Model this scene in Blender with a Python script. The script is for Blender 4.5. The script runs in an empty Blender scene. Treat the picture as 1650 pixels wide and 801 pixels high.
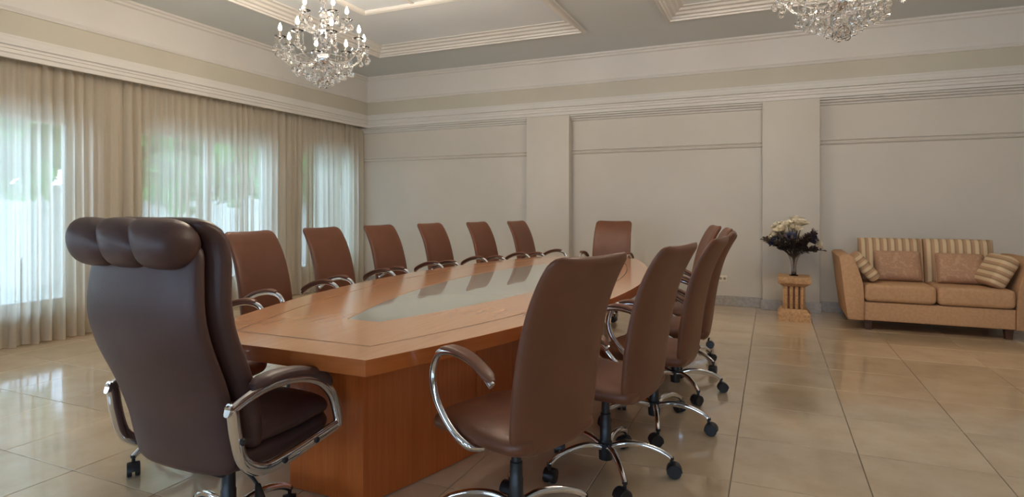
import bpy, bmesh, math, random
from math import sin, cos, pi, sqrt, radians, atan2
from mathutils import Vector, Matrix

random.seed(7)
SC = bpy.context.scene
COL = SC.collection

# ------------------------------------------------------------------ camera
cam_d = bpy.data.cameras.new('camera')
cam_d.sensor_width = 36.0
cam_d.lens = 36.0 * 949.0 / 1650.0
cam_d.shift_y = -66.5 / 1650.0
cam_d.clip_start = 0.05
cam = bpy.data.objects.new('camera', cam_d)
COL.objects.link(cam)
cam.location = (0, 0, 1.31)
cam.rotation_euler = (radians(90), 0, radians(23.8))
SC.camera = cam

# ------------------------------------------------------------------ world, light, exposure
world = bpy.data.worlds.new('world')
SC.world = world
world.use_nodes = True
bg = world.node_tree.nodes['Background']
bg.inputs['Color'].default_value = (0.52, 0.71, 1.0, 1)
bg.inputs['Strength'].default_value = 8.2
BULB_STRENGTH = 540.0
BULB_COLOR = (1.0, 0.83, 0.64, 1)
SC.view_settings.view_transform = 'Standard'
SC.view_settings.look = 'None'
SC.view_settings.gamma = 1.0
SC.view_settings.exposure = 0.64
SC.view_settings.use_curve_mapping = False
SC.cycles.use_denoising = True
SC.cycles.max_bounces = 12
SC.cycles.diffuse_bounces = 5
SC.cycles.glossy_bounces = 4
SC.cycles.transmission_bounces = 8
SC.cycles.transparent_max_bounces = 24
SC.cycles.caustics_reflective = False
SC.cycles.caustics_refractive = False
SC.cycles.sample_clamp_indirect = 6.0


# ------------------------------------------------------------------ materials
def srgb(r, g, b):
    f = lambda c: (c / 12.92 if c <= 0.04045 else ((c + 0.055) / 1.055) ** 2.4)
    return (f(r / 255), f(g / 255), f(b / 255), 1)


def new_mat(name):
    m = bpy.data.materials.new(name)
    m.use_nodes = True
    nt = m.node_tree
    return m, nt, nt.nodes['Principled BSDF'], nt.links


def coords(nt, scale=(1, 1, 1), kind='Object', rot=(0, 0, 0)):
    tc = nt.nodes.new('ShaderNodeTexCoord')
    mp = nt.nodes.new('ShaderNodeMapping')
    mp.inputs['Scale'].default_value = scale
    mp.inputs['Rotation'].default_value = rot
    nt.links.new(tc.outputs[kind], mp.inputs['Vector'])
    return mp.outputs['Vector']


def noise(nt, vec, scale, detail=4, rough=0.5):
    n = nt.nodes.new('ShaderNodeTexNoise')
    n.inputs['Scale'].default_value = scale
    n.inputs['Detail'].default_value = detail
    n.inputs['Roughness'].default_value = rough
    if vec is not None:
        nt.links.new(vec, n.inputs['Vector'])
    return n.outputs['Fac']


def ramp(nt, fac, stops):
    r = nt.nodes.new('ShaderNodeValToRGB')
    el = r.color_ramp.elements
    while len(el) < len(stops):
        el.new(0.5)
    for e, (p, c) in zip(el, stops):
        e.position = p
        e.color = c
    nt.links.new(fac, r.inputs['Fac'])
    return r.outputs['Color']


def bump(nt, fac, bsdf, strength=0.2, dist=0.01):
    b = nt.nodes.new('ShaderNodeBump')
    b.inputs['Strength'].default_value = strength
    b.inputs['Distance'].default_value = dist
    nt.links.new(fac, b.inputs['Height'])
    nt.links.new(b.outputs['Normal'], bsdf.inputs['Normal'])


def plain(name, c1, c2=None, rough=0.5, scale=6, metal=0.0, bumpy=0.0, bscale=60, spec=0.5):
    m, nt, b, L = new_mat(name)
    v = coords(nt)
    if c2 is None:
        c2 = tuple(min(1, x * 1.08) for x in c1[:3]) + (1,)
    L.new(ramp(nt, noise(nt, v, scale), [(0.35, c1), (0.65, c2)]), b.inputs['Base Color'])
    b.inputs['Roughness'].default_value = rough
    b.inputs['Metallic'].default_value = metal
    b.inputs['Specular IOR Level'].default_value = spec
    if bumpy:
        bump(nt, noise(nt, v, bscale, 3), b, bumpy, 0.004)
    return m


def wood(name, grain, dark, mid, light, rough=0.22, coat=0.0):
    """grain: scale of the coordinates, small along the grain"""
    m, nt, b, L = new_mat(name)
    v = coords(nt, grain)
    n1 = noise(nt, v, 3.0, 8, 0.62)
    n2 = noise(nt, v, 14.0, 4, 0.6)
    mx = nt.nodes.new('ShaderNodeMath'); mx.operation = 'MULTIPLY_ADD'
    mx.inputs[1].default_value = 0.35
    L.new(n2, mx.inputs[0]); 
    m2 = nt.nodes.new('ShaderNodeMath'); m2.operation = 'MULTIPLY'
    m2.inputs[1].default_value = 0.65
    L.new(n1, m2.inputs[0]); L.new(m2.outputs[0], mx.inputs[2])
    L.new(ramp(nt, mx.outputs[0], [(0.25, dark), (0.5, mid), (0.75, light)]), b.inputs['Base Color'])
    b.inputs['Roughness'].default_value = rough
    b.inputs['Coat Weight'].default_value = coat
    b.inputs['Coat Roughness'].default_value = 0.14
    return m


M = {}
M['wall'] = plain('wall_paint', srgb(196, 191, 182), srgb(200, 195, 186), 0.6, 1.5)
M['white'] = plain('white_trim_paint', srgb(204, 202, 198), srgb(208, 206, 202), 0.5, 1.5)
M['frieze'] = plain('frieze_paint', srgb(184, 180, 166), srgb(189, 185, 172), 0.6, 1.5)
M['ceiling'] = plain('ceiling_paint', srgb(192, 198, 200), srgb(196, 202, 204), 0.32, 1.0)
M['coffer'] = plain('coffer_paint', srgb(218, 224, 230), srgb(222, 228, 234), 0.25, 1.0)
M['groove'] = plain('gilded_groove', srgb(150, 130, 105), srgb(165, 145, 118), 0.5, 20)
M['baseboard'] = plain('grey_stone_skirting', srgb(150, 145, 140), srgb(168, 163, 157), 0.3, 25)
M['grout'] = plain('grout', srgb(140, 124, 106), srgb(150, 134, 116), 0.7, 30)
M['leather'] = plain('brown_leather', srgb(106, 63, 42), srgb(114, 70, 48), 0.42, 5, bumpy=0.12, bscale=220)
M['leather_dark'] = plain('dark_brown_leather', srgb(76, 51, 47), srgb(84, 58, 53), 0.46, 5, bumpy=0.10, bscale=180)
M['chrome'] = plain('chrome', (0.78, 0.78, 0.80, 1), (0.82, 0.82, 0.84, 1), 0.08, 4, metal=1.0)
M['black'] = plain('black_plastic', (0.012, 0.012, 0.014, 1), (0.02, 0.02, 0.022, 1), 0.35, 10)
M['frame_white'] = plain('window_frame_white', srgb(225, 225, 222), srgb(232, 232, 230), 0.4, 3)
M['terrace'] = plain('pale_terrace_stone', srgb(205, 203, 198), srgb(222, 220, 215), 0.7, 2)
M['garden_wall'] = plain('garden_wall_render', srgb(215, 214, 210), srgb(228, 227, 224), 0.8, 2)
M['foliage'] = plain('foliage', srgb(48, 116, 52), srgb(96, 176, 84), 0.6, 9)
M['bark'] = plain('bark', srgb(90, 72, 55), srgb(112, 92, 72), 0.9, 14)
M['sofa'] = plain('sofa_fabric', srgb(182, 144, 110), srgb(192, 155, 121), 0.9, 40, bumpy=0.3, bscale=350, spec=0.2)
M['sofa_leg'] = plain('sofa_leg_wood', srgb(62, 36, 24), srgb(78, 48, 32), 0.4, 20)
M['cream'] = plain('cream_petal', srgb(226, 212, 184), srgb(238, 228, 206), 0.7, 12)
M['navy'] = plain('navy_petal', srgb(48, 50, 74), srgb(66, 66, 94), 0.7, 14)
M['dark_leaf'] = plain('dark_leaf', srgb(48, 36, 34), srgb(74, 56, 50), 0.6, 14)
M['stem'] = plain('stem_green', srgb(58, 54, 36), srgb(74, 68, 46), 0.7, 14)
M['plate'] = plain('outlet_plate', srgb(226, 216, 198), srgb(232, 224, 208), 0.4, 5)
M['socket'] = plain('outlet_recess', srgb(150, 140, 124), srgb(160, 150, 134), 0.5, 5)
M['rod'] = plain('curtain_rail_metal', srgb(120, 100, 82), srgb(135, 115, 95), 0.5, 5)
M['inlay'] = plain('dark_inlay', srgb(58, 40, 34), srgb(70, 48, 40), 0.3, 12)

LIT_WD, LIT_WM, LIT_WL = srgb(224, 154, 102), srgb(238, 174, 122), srgb(245, 188, 138)  # cherry lightened for the top: light and reflections put into the colour
M['wood_lit_long'] = wood('cherry_veneer_lit_long', (22, 0.8, 22), LIT_WD, LIT_WM, LIT_WL, 0.2, 1.0)
M['wood_lit_cross'] = wood('cherry_veneer_lit_cross', (0.8, 22, 22), LIT_WD, LIT_WM, LIT_WL, 0.2, 1.0)
M['wood_edge'] = wood('cherry_edge_band', (0.6, 0.6, 8), srgb(160, 84, 36), srgb(180, 98, 46), srgb(192, 110, 54), 0.25)
M['wood_upright'] = wood('cherry_veneer_upright', (18, 18, 0.6), srgb(168, 82, 32), srgb(190, 96, 40), srgb(204, 112, 52), 0.25)


def mat_tile():
    m, nt, b, L = new_mat('polished_tile')
    v = coords(nt, (1, 1, 1), 'Object')
    oi = nt.nodes.new('ShaderNodeObjectInfo')
    add = nt.nodes.new('ShaderNodeVectorMath'); add.operation = 'ADD'
    mul = nt.nodes.new('ShaderNodeVectorMath'); mul.operation = 'SCALE'
    cmb = nt.nodes.new('ShaderNodeCombineXYZ')
    L.new(oi.outputs['Random'], cmb.inputs[0]); L.new(oi.outputs['Random'], cmb.inputs[1])
    mul.inputs['Scale'].default_value = 37.0
    L.new(cmb.outputs[0], mul.inputs[0]); L.new(v, add.inputs[0]); L.new(mul.outputs[0], add.inputs[1])
    n = noise(nt, add.outputs[0], 3.2, 6, 0.6)
    col = ramp(nt, n, [(0.3, srgb(206, 182, 150)), (0.5, srgb(217, 193, 161)), (0.72, srgb(224, 203, 173))])
    hs = nt.nodes.new('ShaderNodeHueSaturation')
    mr = nt.nodes.new('ShaderNodeMapRange')
    mr.inputs['To Min'].default_value = 0.95; mr.inputs['To Max'].default_value = 1.04
    L.new(oi.outputs['Random'], mr.inputs['Value']); L.new(mr.outputs[0], hs.inputs['Value'])
    L.new(col, hs.inputs['Color']); L.new(hs.outputs[0], b.inputs['Base Color'])
    b.inputs['Roughness'].default_value = 0.13
    b.inputs['Specular IOR Level'].default_value = 0.6
    b.inputs['Coat Weight'].default_value = 0.6
    b.inputs['Coat Roughness'].default_value = 0.07
    bump(nt, noise(nt, add.outputs[0], 2.2, 2), b, 0.05, 0.02)
    return m


M['tile'] = mat_tile()


def mat_curtain():
    m, nt, b, L = new_mat('sheer_voile')
    out = nt.nodes['Material Output']
    v = coords(nt, (400, 400, 40))
    c = ramp(nt, noise(nt, v, 2.0, 2), [(0.3, srgb(226, 218, 204)), (0.7, srgb(236, 229, 216))])
    df = nt.nodes.new('ShaderNodeBsdfDiffuse'); tl = nt.nodes.new('ShaderNodeBsdfTranslucent'); tp = nt.nodes.new('ShaderNodeBsdfTransparent')
    L.new(c, df.inputs['Color']); L.new(c, tl.inputs['Color'])
    tp.inputs['Color'].default_value = (0.97, 0.96, 0.94, 1)
    m1 = nt.nodes.new('ShaderNodeMixShader'); m1.inputs[0].default_value = 0.66
    L.new(df.outputs[0], m1.inputs[1]); L.new(tl.outputs[0], m1.inputs[2])
    m2 = nt.nodes.new('ShaderNodeMixShader')
    lw = nt.nodes.new('ShaderNodeLayerWeight'); lw.inputs['Blend'].default_value = 0.5
    mr = nt.nodes.new('ShaderNodeMapRange')          # a voile weave closes up where the cloth turns edge-on
    mr.inputs['To Min'].default_value = 0.22; mr.inputs['To Max'].default_value = 0.0
    L.new(lw.outputs['Facing'], mr.inputs['Value']); L.new(mr.outputs[0], m2.inputs[0])
    L.new(m1.outputs[0], m2.inputs[1]); L.new(tp.outputs[0], m2.inputs[2])
    L.new(m2.outputs[0], out.inputs['Surface'])
    nt.nodes.remove(b)
    return m


M['curtain'] = mat_curtain()


def mat_pane():
    m, nt, b, L = new_mat('window_glass')
    out = nt.nodes['Material Output']
    tp = nt.nodes.new('ShaderNodeBsdfTransparent'); gl = nt.nodes.new('ShaderNodeBsdfGlossy'); fr = nt.nodes.new('ShaderNodeFresnel')
    tp.inputs['Color'].default_value = (0.95, 0.98, 0.97, 1)
    gl.inputs['Roughness'].default_value = 0.02
    fr.inputs['IOR'].default_value = 1.35
    mx = nt.nodes.new('ShaderNodeMixShader')
    L.new(fr.outputs[0], mx.inputs[0]); L.new(tp.outputs[0], mx.inputs[1]); L.new(gl.outputs[0], mx.inputs[2])
    L.new(mx.outputs[0], out.inputs['Surface'])
    nt.nodes.remove(b)
    return m


M['pane'] = mat_pane()


def mat_glass_top():
    m, nt, b, L = new_mat('table_glass')
    v = coords(nt)
    L.new(ramp(nt, noise(nt, v, 1.5), [(0.3, srgb(188, 193, 186)), (0.7, srgb(194, 199, 192))]), b.inputs['Base Color'])
    b.inputs['Roughness'].default_value = 0.02
    b.inputs['Specular IOR Level'].default_value = 0.9
    b.inputs['Coat Weight'].default_value = 0.6
    b.inputs['Coat Roughness'].default_value = 0.01
    return m


M['glass_top'] = mat_glass_top()


def mat_crystal(name, tint, rough=0.0):
    m, nt, b, L = new_mat(name)
    v = coords(nt)
    L.new(ramp(nt, noise(nt, v, 3.0), [(0.2, tint), (0.8, (1, 1, 1, 1))]), b.inputs['Base Color'])
    b.inputs['Transmission Weight'].default_value = 1.0
    b.inputs['Roughness'].default_value = rough
    b.inputs['IOR'].default_value = 1.55
    return m


M['crystal'] = mat_crystal('crystal', (1.0, 0.91, 0.83, 1))  # peach tint paints the warm glow of the bulbs into the glass
M['vase_glass'] = mat_crystal('vase_glass', (0.60, 0.55, 0.56, 1), 0.08)


def mat_bulb():
    m, nt, b, L = new_mat('lit_bulb')
    out = nt.nodes['Material Output']
    e = nt.nodes.new('ShaderNodeEmission')
    e.inputs['Color'].default_value = BULB_COLOR
    e.inputs['Strength'].default_value = BULB_STRENGTH
    L.new(e.outputs[0], out.inputs['Surface'])
    nt.nodes.remove(b)
    return m


M['bulb'] = mat_bulb()


def mat_stripes(name, axis, freq, phase=0.0):
    m, nt, b, L = new_mat(name)
    v = coords(nt)
    sp = nt.nodes.new('ShaderNodeSeparateXYZ'); L.new(v, sp.inputs[0])
    ml = nt.nodes.new('ShaderNodeMath'); ml.operation = 'MULTIPLY_ADD'
    ml.inputs[1].default_value = freq; ml.inputs[2].default_value = phase
    L.new(sp.outputs[axis], ml.inputs[0])
    fr = nt.nodes.new('ShaderNodeMath'); fr.operation = 'FRACT'
    L.new(ml.outputs[0], fr.inputs[0])
    a, c, d = srgb(210, 188, 154), srgb(158, 132, 106), srgb(182, 148, 118)
    L.new(ramp(nt, fr.outputs[0], [(0.0, a), (0.40, a), (0.45, c), (0.62, c), (0.67, d), (0.93, d), (1.0, a)]), b.inputs['Base Color'])
    b.inputs['Roughness'].default_value = 0.85
    b.inputs['Specular IOR Level'].default_value = 0.2
    bump(nt, noise(nt, v, 300, 2), b, 0.25, 0.003)
    return m


M['stripe_x'] = mat_stripes('striped_fabric', 0, 14.0)
M['stripe_z'] = mat_stripes('striped_bolster_fabric', 2, 13.0, 0.2)


def mat_brocade():
    m, nt, b, L = new_mat('brocade')
    v = coords(nt)
    vo = nt.nodes.new('ShaderNodeTexVoronoi'); vo.inputs['Scale'].default_value = 26
    L.new(v, vo.inputs['Vector'])
    L.new(ramp(nt, vo.outputs['Distance'], [(0.1, srgb(182, 144, 116)), (0.5, srgb(168, 130, 103)), (0.8, srgb(186, 150, 121))]), b.inputs['Base Color'])
    b.inputs['Roughness'].default_value = 0.7
    bump(nt, vo.outputs['Distance'], b, 0.4, 0.004)
    return m


M['brocade'] = mat_brocade()


def mat_stone():
    m, nt, b, L = new_mat('golden_stone')
    v = coords(nt)
    n = noise(nt, v, 45, 5, 0.7)
    L.new(ramp(nt, n, [(0.3, srgb(150, 110, 76)), (0.5, srgb(190, 150, 108)), (0.7, srgb(206, 170, 128))]), b.inputs['Base Color'])
    b.inputs['Roughness'].default_value = 0.75
    bump(nt, n, b, 0.5, 0.006)
    return m


M['stone'] = mat_stone()
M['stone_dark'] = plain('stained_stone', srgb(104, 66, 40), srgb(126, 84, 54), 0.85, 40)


# ------------------------------------------------------------------ helpers
def link(o, parent=None):
    COL.objects.link(o)
    if parent is not None:
        o.parent = parent
    return o


def mesh_of(name, verts, faces, mat, smooth=True, angle=40):
    me = bpy.data.meshes.new(name)
    me.from_pydata([tuple(v) for v in verts], [], faces)
    me.validate()
    bm = bmesh.new(); bm.from_mesh(me)
    bmesh.ops.recalc_face_normals(bm, faces=bm.faces)
    bm.to_mesh(me); bm.free()
    me.materials.append(M[mat])
    if smooth:
        me.shade_smooth()
        me.set_sharp_from_angle(angle=radians(angle))
    return me


def mk(name, vf, mat, parent=None, smooth=True, angle=40, loc=None):
    o = bpy.data.objects.new(name, mesh_of(name, vf[0], vf[1], mat, smooth, angle))
    if loc:
        o.location = loc
    return link(o, parent)


def inst(name, mesh, parent=None, loc=(0, 0, 0), rot=(0, 0, 0), scale=(1, 1, 1)):
    o = bpy.data.objects.new(name, mesh)
    o.location = loc; o.rotation_euler = rot; o.scale = scale
    return link(o, parent)


def tag(o, label=None, cat=None, group=None, kind=None):
    if label: o['label'] = label
    if cat: o['category'] = cat
    if group: o['group'] = group
    if kind: o['kind'] = kind
    return o


def thing(name, label, cat, loc=(0, 0, 0), rz=0, group=None):
    o = bpy.data.objects.new(name, None)
    o.empty_display_size = 0.1
    o.location = loc; o.rotation_euler = (0, 0, rz)
    link(o)
    return tag(o, label, cat, group)


def copy_tree(o, parent=None):
    c = o.copy()
    COL.objects.link(c)
    c.parent = parent
    for ch in list(o.children):
        copy_tree(ch, c)
    return c


def join(*vfs):
    V, Fc = [], []
    for v, f in vfs:
        k = len(V)
        V += [tuple(p) for p in v]
        Fc += [tuple(i + k for i in q) for q in f]
    return V, Fc


def xf(vf, mat):
    return [tuple(mat @ Vector(p)) for p in vf[0]], vf[1]


def T(x, y, z): return Matrix.Translation((x, y, z))
def RZ(a): return Matrix.Rotation(a, 4, 'Z')
def RX(a): return Matrix.Rotation(a, 4, 'X')
def RY(a): return Matrix.Rotation(a, 4, 'Y')


def box(x0, x1, y0, y1, z0, z1):
    v = [(x0, y0, z0), (x1, y0, z0), (x1, y1, z0), (x0, y1, z0), (x0, y0, z1), (x1, y0, z1), (x1, y1, z1), (x0, y1, z1)]
    f = [(0, 3, 2, 1), (4, 5, 6, 7), (0, 1, 5, 4), (1, 2, 6, 5), (2, 3, 7, 6), (3, 0, 4, 7)]
    return v, f


def rbox(x0, x1, y0, y1, z0, z1, r=0.01, seg=3):
    bm = bmesh.new()
    v, f = box(x0, x1, y0, y1, z0, z1)
    bv = [bm.verts.new(p) for p in v]
    for q in f: bm.faces.new([bv[i] for i in q])
    bmesh.ops.bevel(bm, geom=list(bm.edges), offset=r, segments=seg, affect='EDGES', profile=0.5)
    bm.verts.index_update()
    out = [tuple(p.co) for p in bm.verts], [tuple(p.index for p in q.verts) for q in bm.faces]
    bm.free()
    return out


def loft(rings, cap=True):
    n = len(rings[0]); V = []; Fc = []
    for r in rings: V += [tuple(p) for p in r]
    for i in range(len(rings) - 1):
        for j in range(n):
            k = (j + 1) % n
            Fc.append((i * n + j, i * n + k, (i + 1) * n + k, (i + 1) * n + j))
    if cap:
        Fc.append(tuple(range(n))[::-1])
        b = (len(rings) - 1) * n
        Fc.append(tuple(b + j for j in range(n)))
    return V, Fc


def lathe(prof, seg=24, axis='Z'):
    """prof: (r, z) list; closed at the ends"""
    rings = []
    for r, z in prof:
        rings.append([(max(r, 1e-4) * cos(2 * pi * j / seg), max(r, 1e-4) * sin(2 * pi * j / seg), z) for j in range(seg)])
    return loft(rings)


def spline(ctrl, n):
    """Catmull-Rom through tuples of any length, n samples"""
    P = [list(c) for c in ctrl]
    P = [[2 * a - b for a, b in zip(P[0], P[1])]] + P + [[2 * a - b for a, b in zip(P[-1], P[-2])]]
    m = len(ctrl) - 1; out = []
    for i in range(n):
        t = i / (n - 1) * m
        k = min(int(t), m - 1); u = t - k
        a, b, c, d = P[k], P[k + 1], P[k + 2], P[k + 3]
        out.append(tuple(0.5 * (2 * q + (r - p) * u + (2 * p - 5 * q + 4 * r - s_) * u * u + (3 * q - p - 3 * r + s_) * u ** 3)
                         for p, q, r, s_ in zip(a, b, c, d)))
    return out


def tube(pts, rad, seg=10, flat=1.0, side=None, power=2.0):
    """sweep; rad: number or list; flat: thickness across / along `side`"""
    P = [Vector(p) for p in pts]
    n = len(P)
    R = rad if isinstance(rad, (list, tuple)) else [rad] * n
    rings = []
    ref = None
    for i in range(n):
        t = (P[min(i + 1, n - 1)] - P[max(i - 1, 0)]).normalized()
        if side is not None:
            u = Vector(side); u = (u - t * u.dot(t)).normalized()
        else:
            if ref is None:
                ref = Vector((0, 0, 1)) if abs(t.z) < 0.9 else Vector((1, 0, 0))
            u = (ref - t * ref.dot(t)).normalized(); ref = u
        w = t.cross(u)
        ring = []
        for j in range(seg):
            a = 2 * pi * j / seg
            ca, sa = cos(a), sin(a)
            e = 2.0 / power
            ca = math.copysign(abs(ca) ** e, ca); sa = math.copysign(abs(sa) ** e, sa)
            ring.append(P[i] + u * (R[i] * ca) + w * (R[i] * flat * sa))
        rings.append(ring)
    return loft(rings)


def slab(spine, W, Tk, rc0, rc1, rt=0.03, n=26, seg=28, power=3.2, bend=0.0, plane='YZ'):
    """cushion-like slab lofted along a spine. spine: control points (a, b) ; W, Tk: control lists (half width, half
    thickness); rc0/rc1 outline corner radii at both ends; the width runs along X."""
    S = spline([tuple(p) + (w, t) for p, w, t in zip(spine, W, Tk)], 60)
    L = [0.0]
    for i in range(1, 60):
        L.append(L[-1] + math.hypot(S[i][0] - S[i - 1][0], S[i][1] - S[i - 1][1]))
    tot = L[-1]

    def at(s):
        s = min(max(s, 0), tot)
        for i in range(1, 60):
            if L[i] >= s:
                u = (s - L[i - 1]) / max(L[i] - L[i - 1], 1e-9)
                p = [a + (b - a) * u for a, b in zip(S[i - 1], S[i])]
                return p, (S[i][0] - S[i - 1][0], S[i][1] - S[i - 1][1])
        return list(S[-1]), (S[-1][0] - S[-2][0], S[-1][1] - S[-2][1])
    rings = []
    wmax = max(W)
    for i in range(n):
        u = 0.5 - 0.5 * cos(pi * i / (n - 1))
        u = 0.55 * u + 0.45 * (i / (n - 1)) if 0 < i < n - 1 else u
        s = u * tot
        s = min(max(s, tot * 0.0015), tot * 0.9985)
        p, t = at(s)
        tl = math.hypot(*t); t = (t[0] / tl, t[1] / tl)
        nr = (t[1], -t[0])
        e0, e1 = s, tot - s
        hw, ht = p[2], p[3]
        if e0 < rc0: hw = hw - rc0 + sqrt(max(rc0 ** 2 - (rc0 - e0) ** 2, 0))
        if e1 < rc1: hw = hw - rc1 + sqrt(max(rc1 ** 2 - (rc1 - e1) ** 2, 0))
        e = min(e0, e1)
        if e < rt: ht = ht * max(sqrt(max(1 - (1 - e / rt) ** 2, 0)), 0.12)
        ring = []
        for j in range(seg):
            a = 2 * pi * j / seg
            ca, sa = cos(a), sin(a)
            x = hw * math.copysign(abs(ca) ** (2 / power), ca)
            d = ht * math.copysign(abs(sa) ** (2 / 2.4), sa) * (1.0)
            d += bend * (x / wmax) ** 2
            q = (p[0] + nr[0] * d, p[1] + nr[1] * d)
            ring.append((x, q[0], q[1]))
        rings.append(ring)
    return loft(rings)


def prism(profile, axis, a, b):
    """closed profile of (u, z) pairs extruded along x (u = y) or y (u = x)"""
    r = []
    for t in (a, b):
        r.append([(t, u, z) if axis == 'x' else (u, t, z) for u, z in profile])
    return loft(r)


# ------------------------------------------------------------------ the room
XL, XR, YB, YF, ZC = -6.62, 4.7, 8.33, -3.6, 3.505
PIER_Y = 8.18            # front of the piers and of the frieze above them
PEL_X = -6.30            # face of the bulkhead above the curtains

floor = mk('floor', box(XL - 0.2, XR + 0.2, YF - 0.2, YB + 0.2, -0.12, -0.006), 'grout', None, False)
tag(floor, kind='structure')
TS = 0.60; GAP = 0.004
tile_me = mesh_of('tile', *rbox(-TS / 2 + GAP / 2, TS / 2 - GAP / 2, -TS / 2 + GAP / 2, TS / 2 - GAP / 2, -0.006, 0.0, 0.0015, 1), 'tile', True, 30)
far_tiles = []
JX, JY = -0.18, 1.80
ix0 = math.floor((XL - JX) / TS); ix1 = math.ceil((XR - JX) / TS)
iy0 = math.floor((YF - JY) / TS); iy1 = math.ceil((YB - JY) / TS)
for i in range(ix0, ix1):
    for j in range(iy0, iy1):
        cx, cy = JX + (i + 0.5) * TS, JY + (j + 0.5) * TS
        zc = cy * cos(radians(23.8)) - cx * sin(radians(23.8))
        xc = cx * cos(radians(23.8)) + cy * sin(radians(23.8))
        seen = zc > 2.2 and abs(xc) < 0.87 * zc + 0.75 and cx < 4.0
        if seen:
            inst('tile', tile_me, floor, (cx, cy, 0))
        else:
            far_tiles.append(xf(rbox(-TS / 2 + GAP / 2, TS / 2 - GAP / 2, -TS / 2 + GAP / 2, TS / 2 - GAP / 2, -0.006, 0.0, 0.0015, 1), T(cx, cy, 0)))
o = mk('outlying_tiles', join(*far_tiles), 'tile', floor, True, 30); tag(o, kind='stuff')

# ceiling with two recessed coffers
COFFERS = [(-5.20, -2.16, 1.15, 7.03), (-1.08, 1.96, 1.15, 7.03)]
cx = sorted({XL - 0.2, XR + 0.2} | {c[0] for c in COFFERS} | {c[1] for c in COFFERS})
cyv = [YF - 0.2, 1.15, 7.03, YB + 0.2]
parts = []
for i in range(len(cx) - 1):
    for j in range(3):
        hole = j == 1 and any(abs(cx[i] - c[0]) < 1e-6 for c in COFFERS)
        if hole:
            parts.append(box(cx[i], cx[i + 1], cyv[j], cyv[j + 1], ZC + 0.10, ZC + 0.16))
        else:
            parts.append(box(cx[i], cx[i + 1], cyv[j], cyv[j + 1], ZC, ZC + 0.16))
ceiling = mk('ceiling', join(*parts), 'ceiling', None, False)
tag(ceiling, kind='structure')


def frame_sweep(x0, x1, y0, y1, prof):
    """prof: (inset, z) closed loop swept round a rectangle with mitred corners"""
    rings = []
    for (sx, sy, bx, by) in ((1, 1, x0, y0), (-1, 1, x1, y0), (-1, -1, x1, y1), (1, -1, x0, y1)):
        rings.append([(bx + sx * d, by + sy * d, z) for d, z in prof])
    rings.append(rings[0])
    return loft(rings, cap=False)


for (x0, x1, y0, y1) in COFFERS:
    zt = ZC + 0.10
    mk('coffer_panel', box(x0 + 0.002, x1 - 0.002, y0 + 0.002, y1 - 0.002, zt - 0.008, zt), 'coffer', ceiling, False)
    P = [(-0.05, ZC), (-0.05, ZC - 0.022), (-0.03, ZC - 0.03), (-0.005, ZC - 0.03), (0.0, ZC - 0.012), (0.02, ZC - 0.006), (0.028, ZC + 0.015),
         (0.06, ZC + 0.022), (0.075, ZC + 0.045), (0.11, ZC + 0.055), (0.125, ZC + 0.075), (0.165, ZC + 0.082), (0.17, zt - 0.006), (0.0, zt - 0.006), (-0.002, ZC)]
    mk('coffer_moulding', frame_sweep(x0, x1, y0, y1, P), 'white', ceiling, True, 25)
    xm = (x0 + x1) / 2
    a0, a1, b0, b1 = xm - 0.73, xm + 0.75, 2.56, 5.66
    P2 = [(0, zt - 0.006), (0.004, zt - 0.03), (0.03, zt - 0.045), (0.06, zt - 0.035), (0.075, zt - 0.02), (0.08, zt - 0.006)]
    mk('inner_moulding', frame_sweep(a0, a1, b0, b1, P2), 'white', ceiling, True, 25)
    mk('inner_bar', box(xm - 0.02, xm + 0.02, b0 + 0.08, 3.70, zt - 0.02, zt - 0.007), 'white', ceiling, False)
    mk('inner_bar', box(xm - 0.02, xm + 0.02, 4.50, b1 - 0.08, zt - 0.02, zt - 0.007), 'white', ceiling, False)

# left wall with window openings
WINS = [(-3.2, -1.35), (-0.75, 1.15), (1.85, 3.78), (4.46, 6.40), (6.98, 8.12)]
WZ0, WZ1 = 0.32, 2.22
XO = XL - 0.22
parts = [box(XO, XL, YF, YB + 0.2, -0.1, WZ0), box(XO, XL, YF, YB + 0.2, WZ1, ZC + 0.1)]
ys = [YF] + [v for w in WINS for v in w] + [YB + 0.2]
for k in range(0, len(ys), 2):
    parts.append(box(XO, XL, ys[k], ys[k + 1], WZ0, WZ1))
wall_left = mk('wall_left', join(*parts), 'wall', None, False); tag(wall_left, kind='structure')
for n, (a, b) in enumerate(WINS, 1):
    w = bpy.data.objects.new('window_%d' % n, None); link(w); tag(w, kind='structure')
    xm = XL - 0.12
    f = 0.055
    mk('window_frame', join(box(xm - 0.04, xm + 0.04, a, b, WZ0, WZ0 + f), box(xm - 0.04, xm + 0.04, a, b, WZ1 - f, WZ1),
                            box(xm - 0.04, xm + 0.04, a, a + f, WZ0 + f, WZ1 - f), box(xm - 0.04, xm + 0.04, b - f, b, WZ0 + f, WZ1 - f)), 'frame_white', w, False)
    mid = (a + b) / 2
    mk('mullion', box(xm - 0.035, xm + 0.035, mid - 0.035, mid + 0.035, WZ0 + f, WZ1 - f), 'frame_white', w, False)
    mk('pane', box(xm - 0.003, xm + 0.003, a + f, mid - 0.035, WZ0 + f, WZ1 - f), 'pane', w, False)
    mk('pane', box(xm - 0.003, xm + 0.003, mid + 0.035, b - f, WZ0 + f, WZ1 - f), 'pane', w, False)
    mk('window_sill', box(XL - 0.01, XL + 0.05, a - 0.04, b + 0.04, WZ0 - 0.04, WZ0), 'white', w, False)

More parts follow.
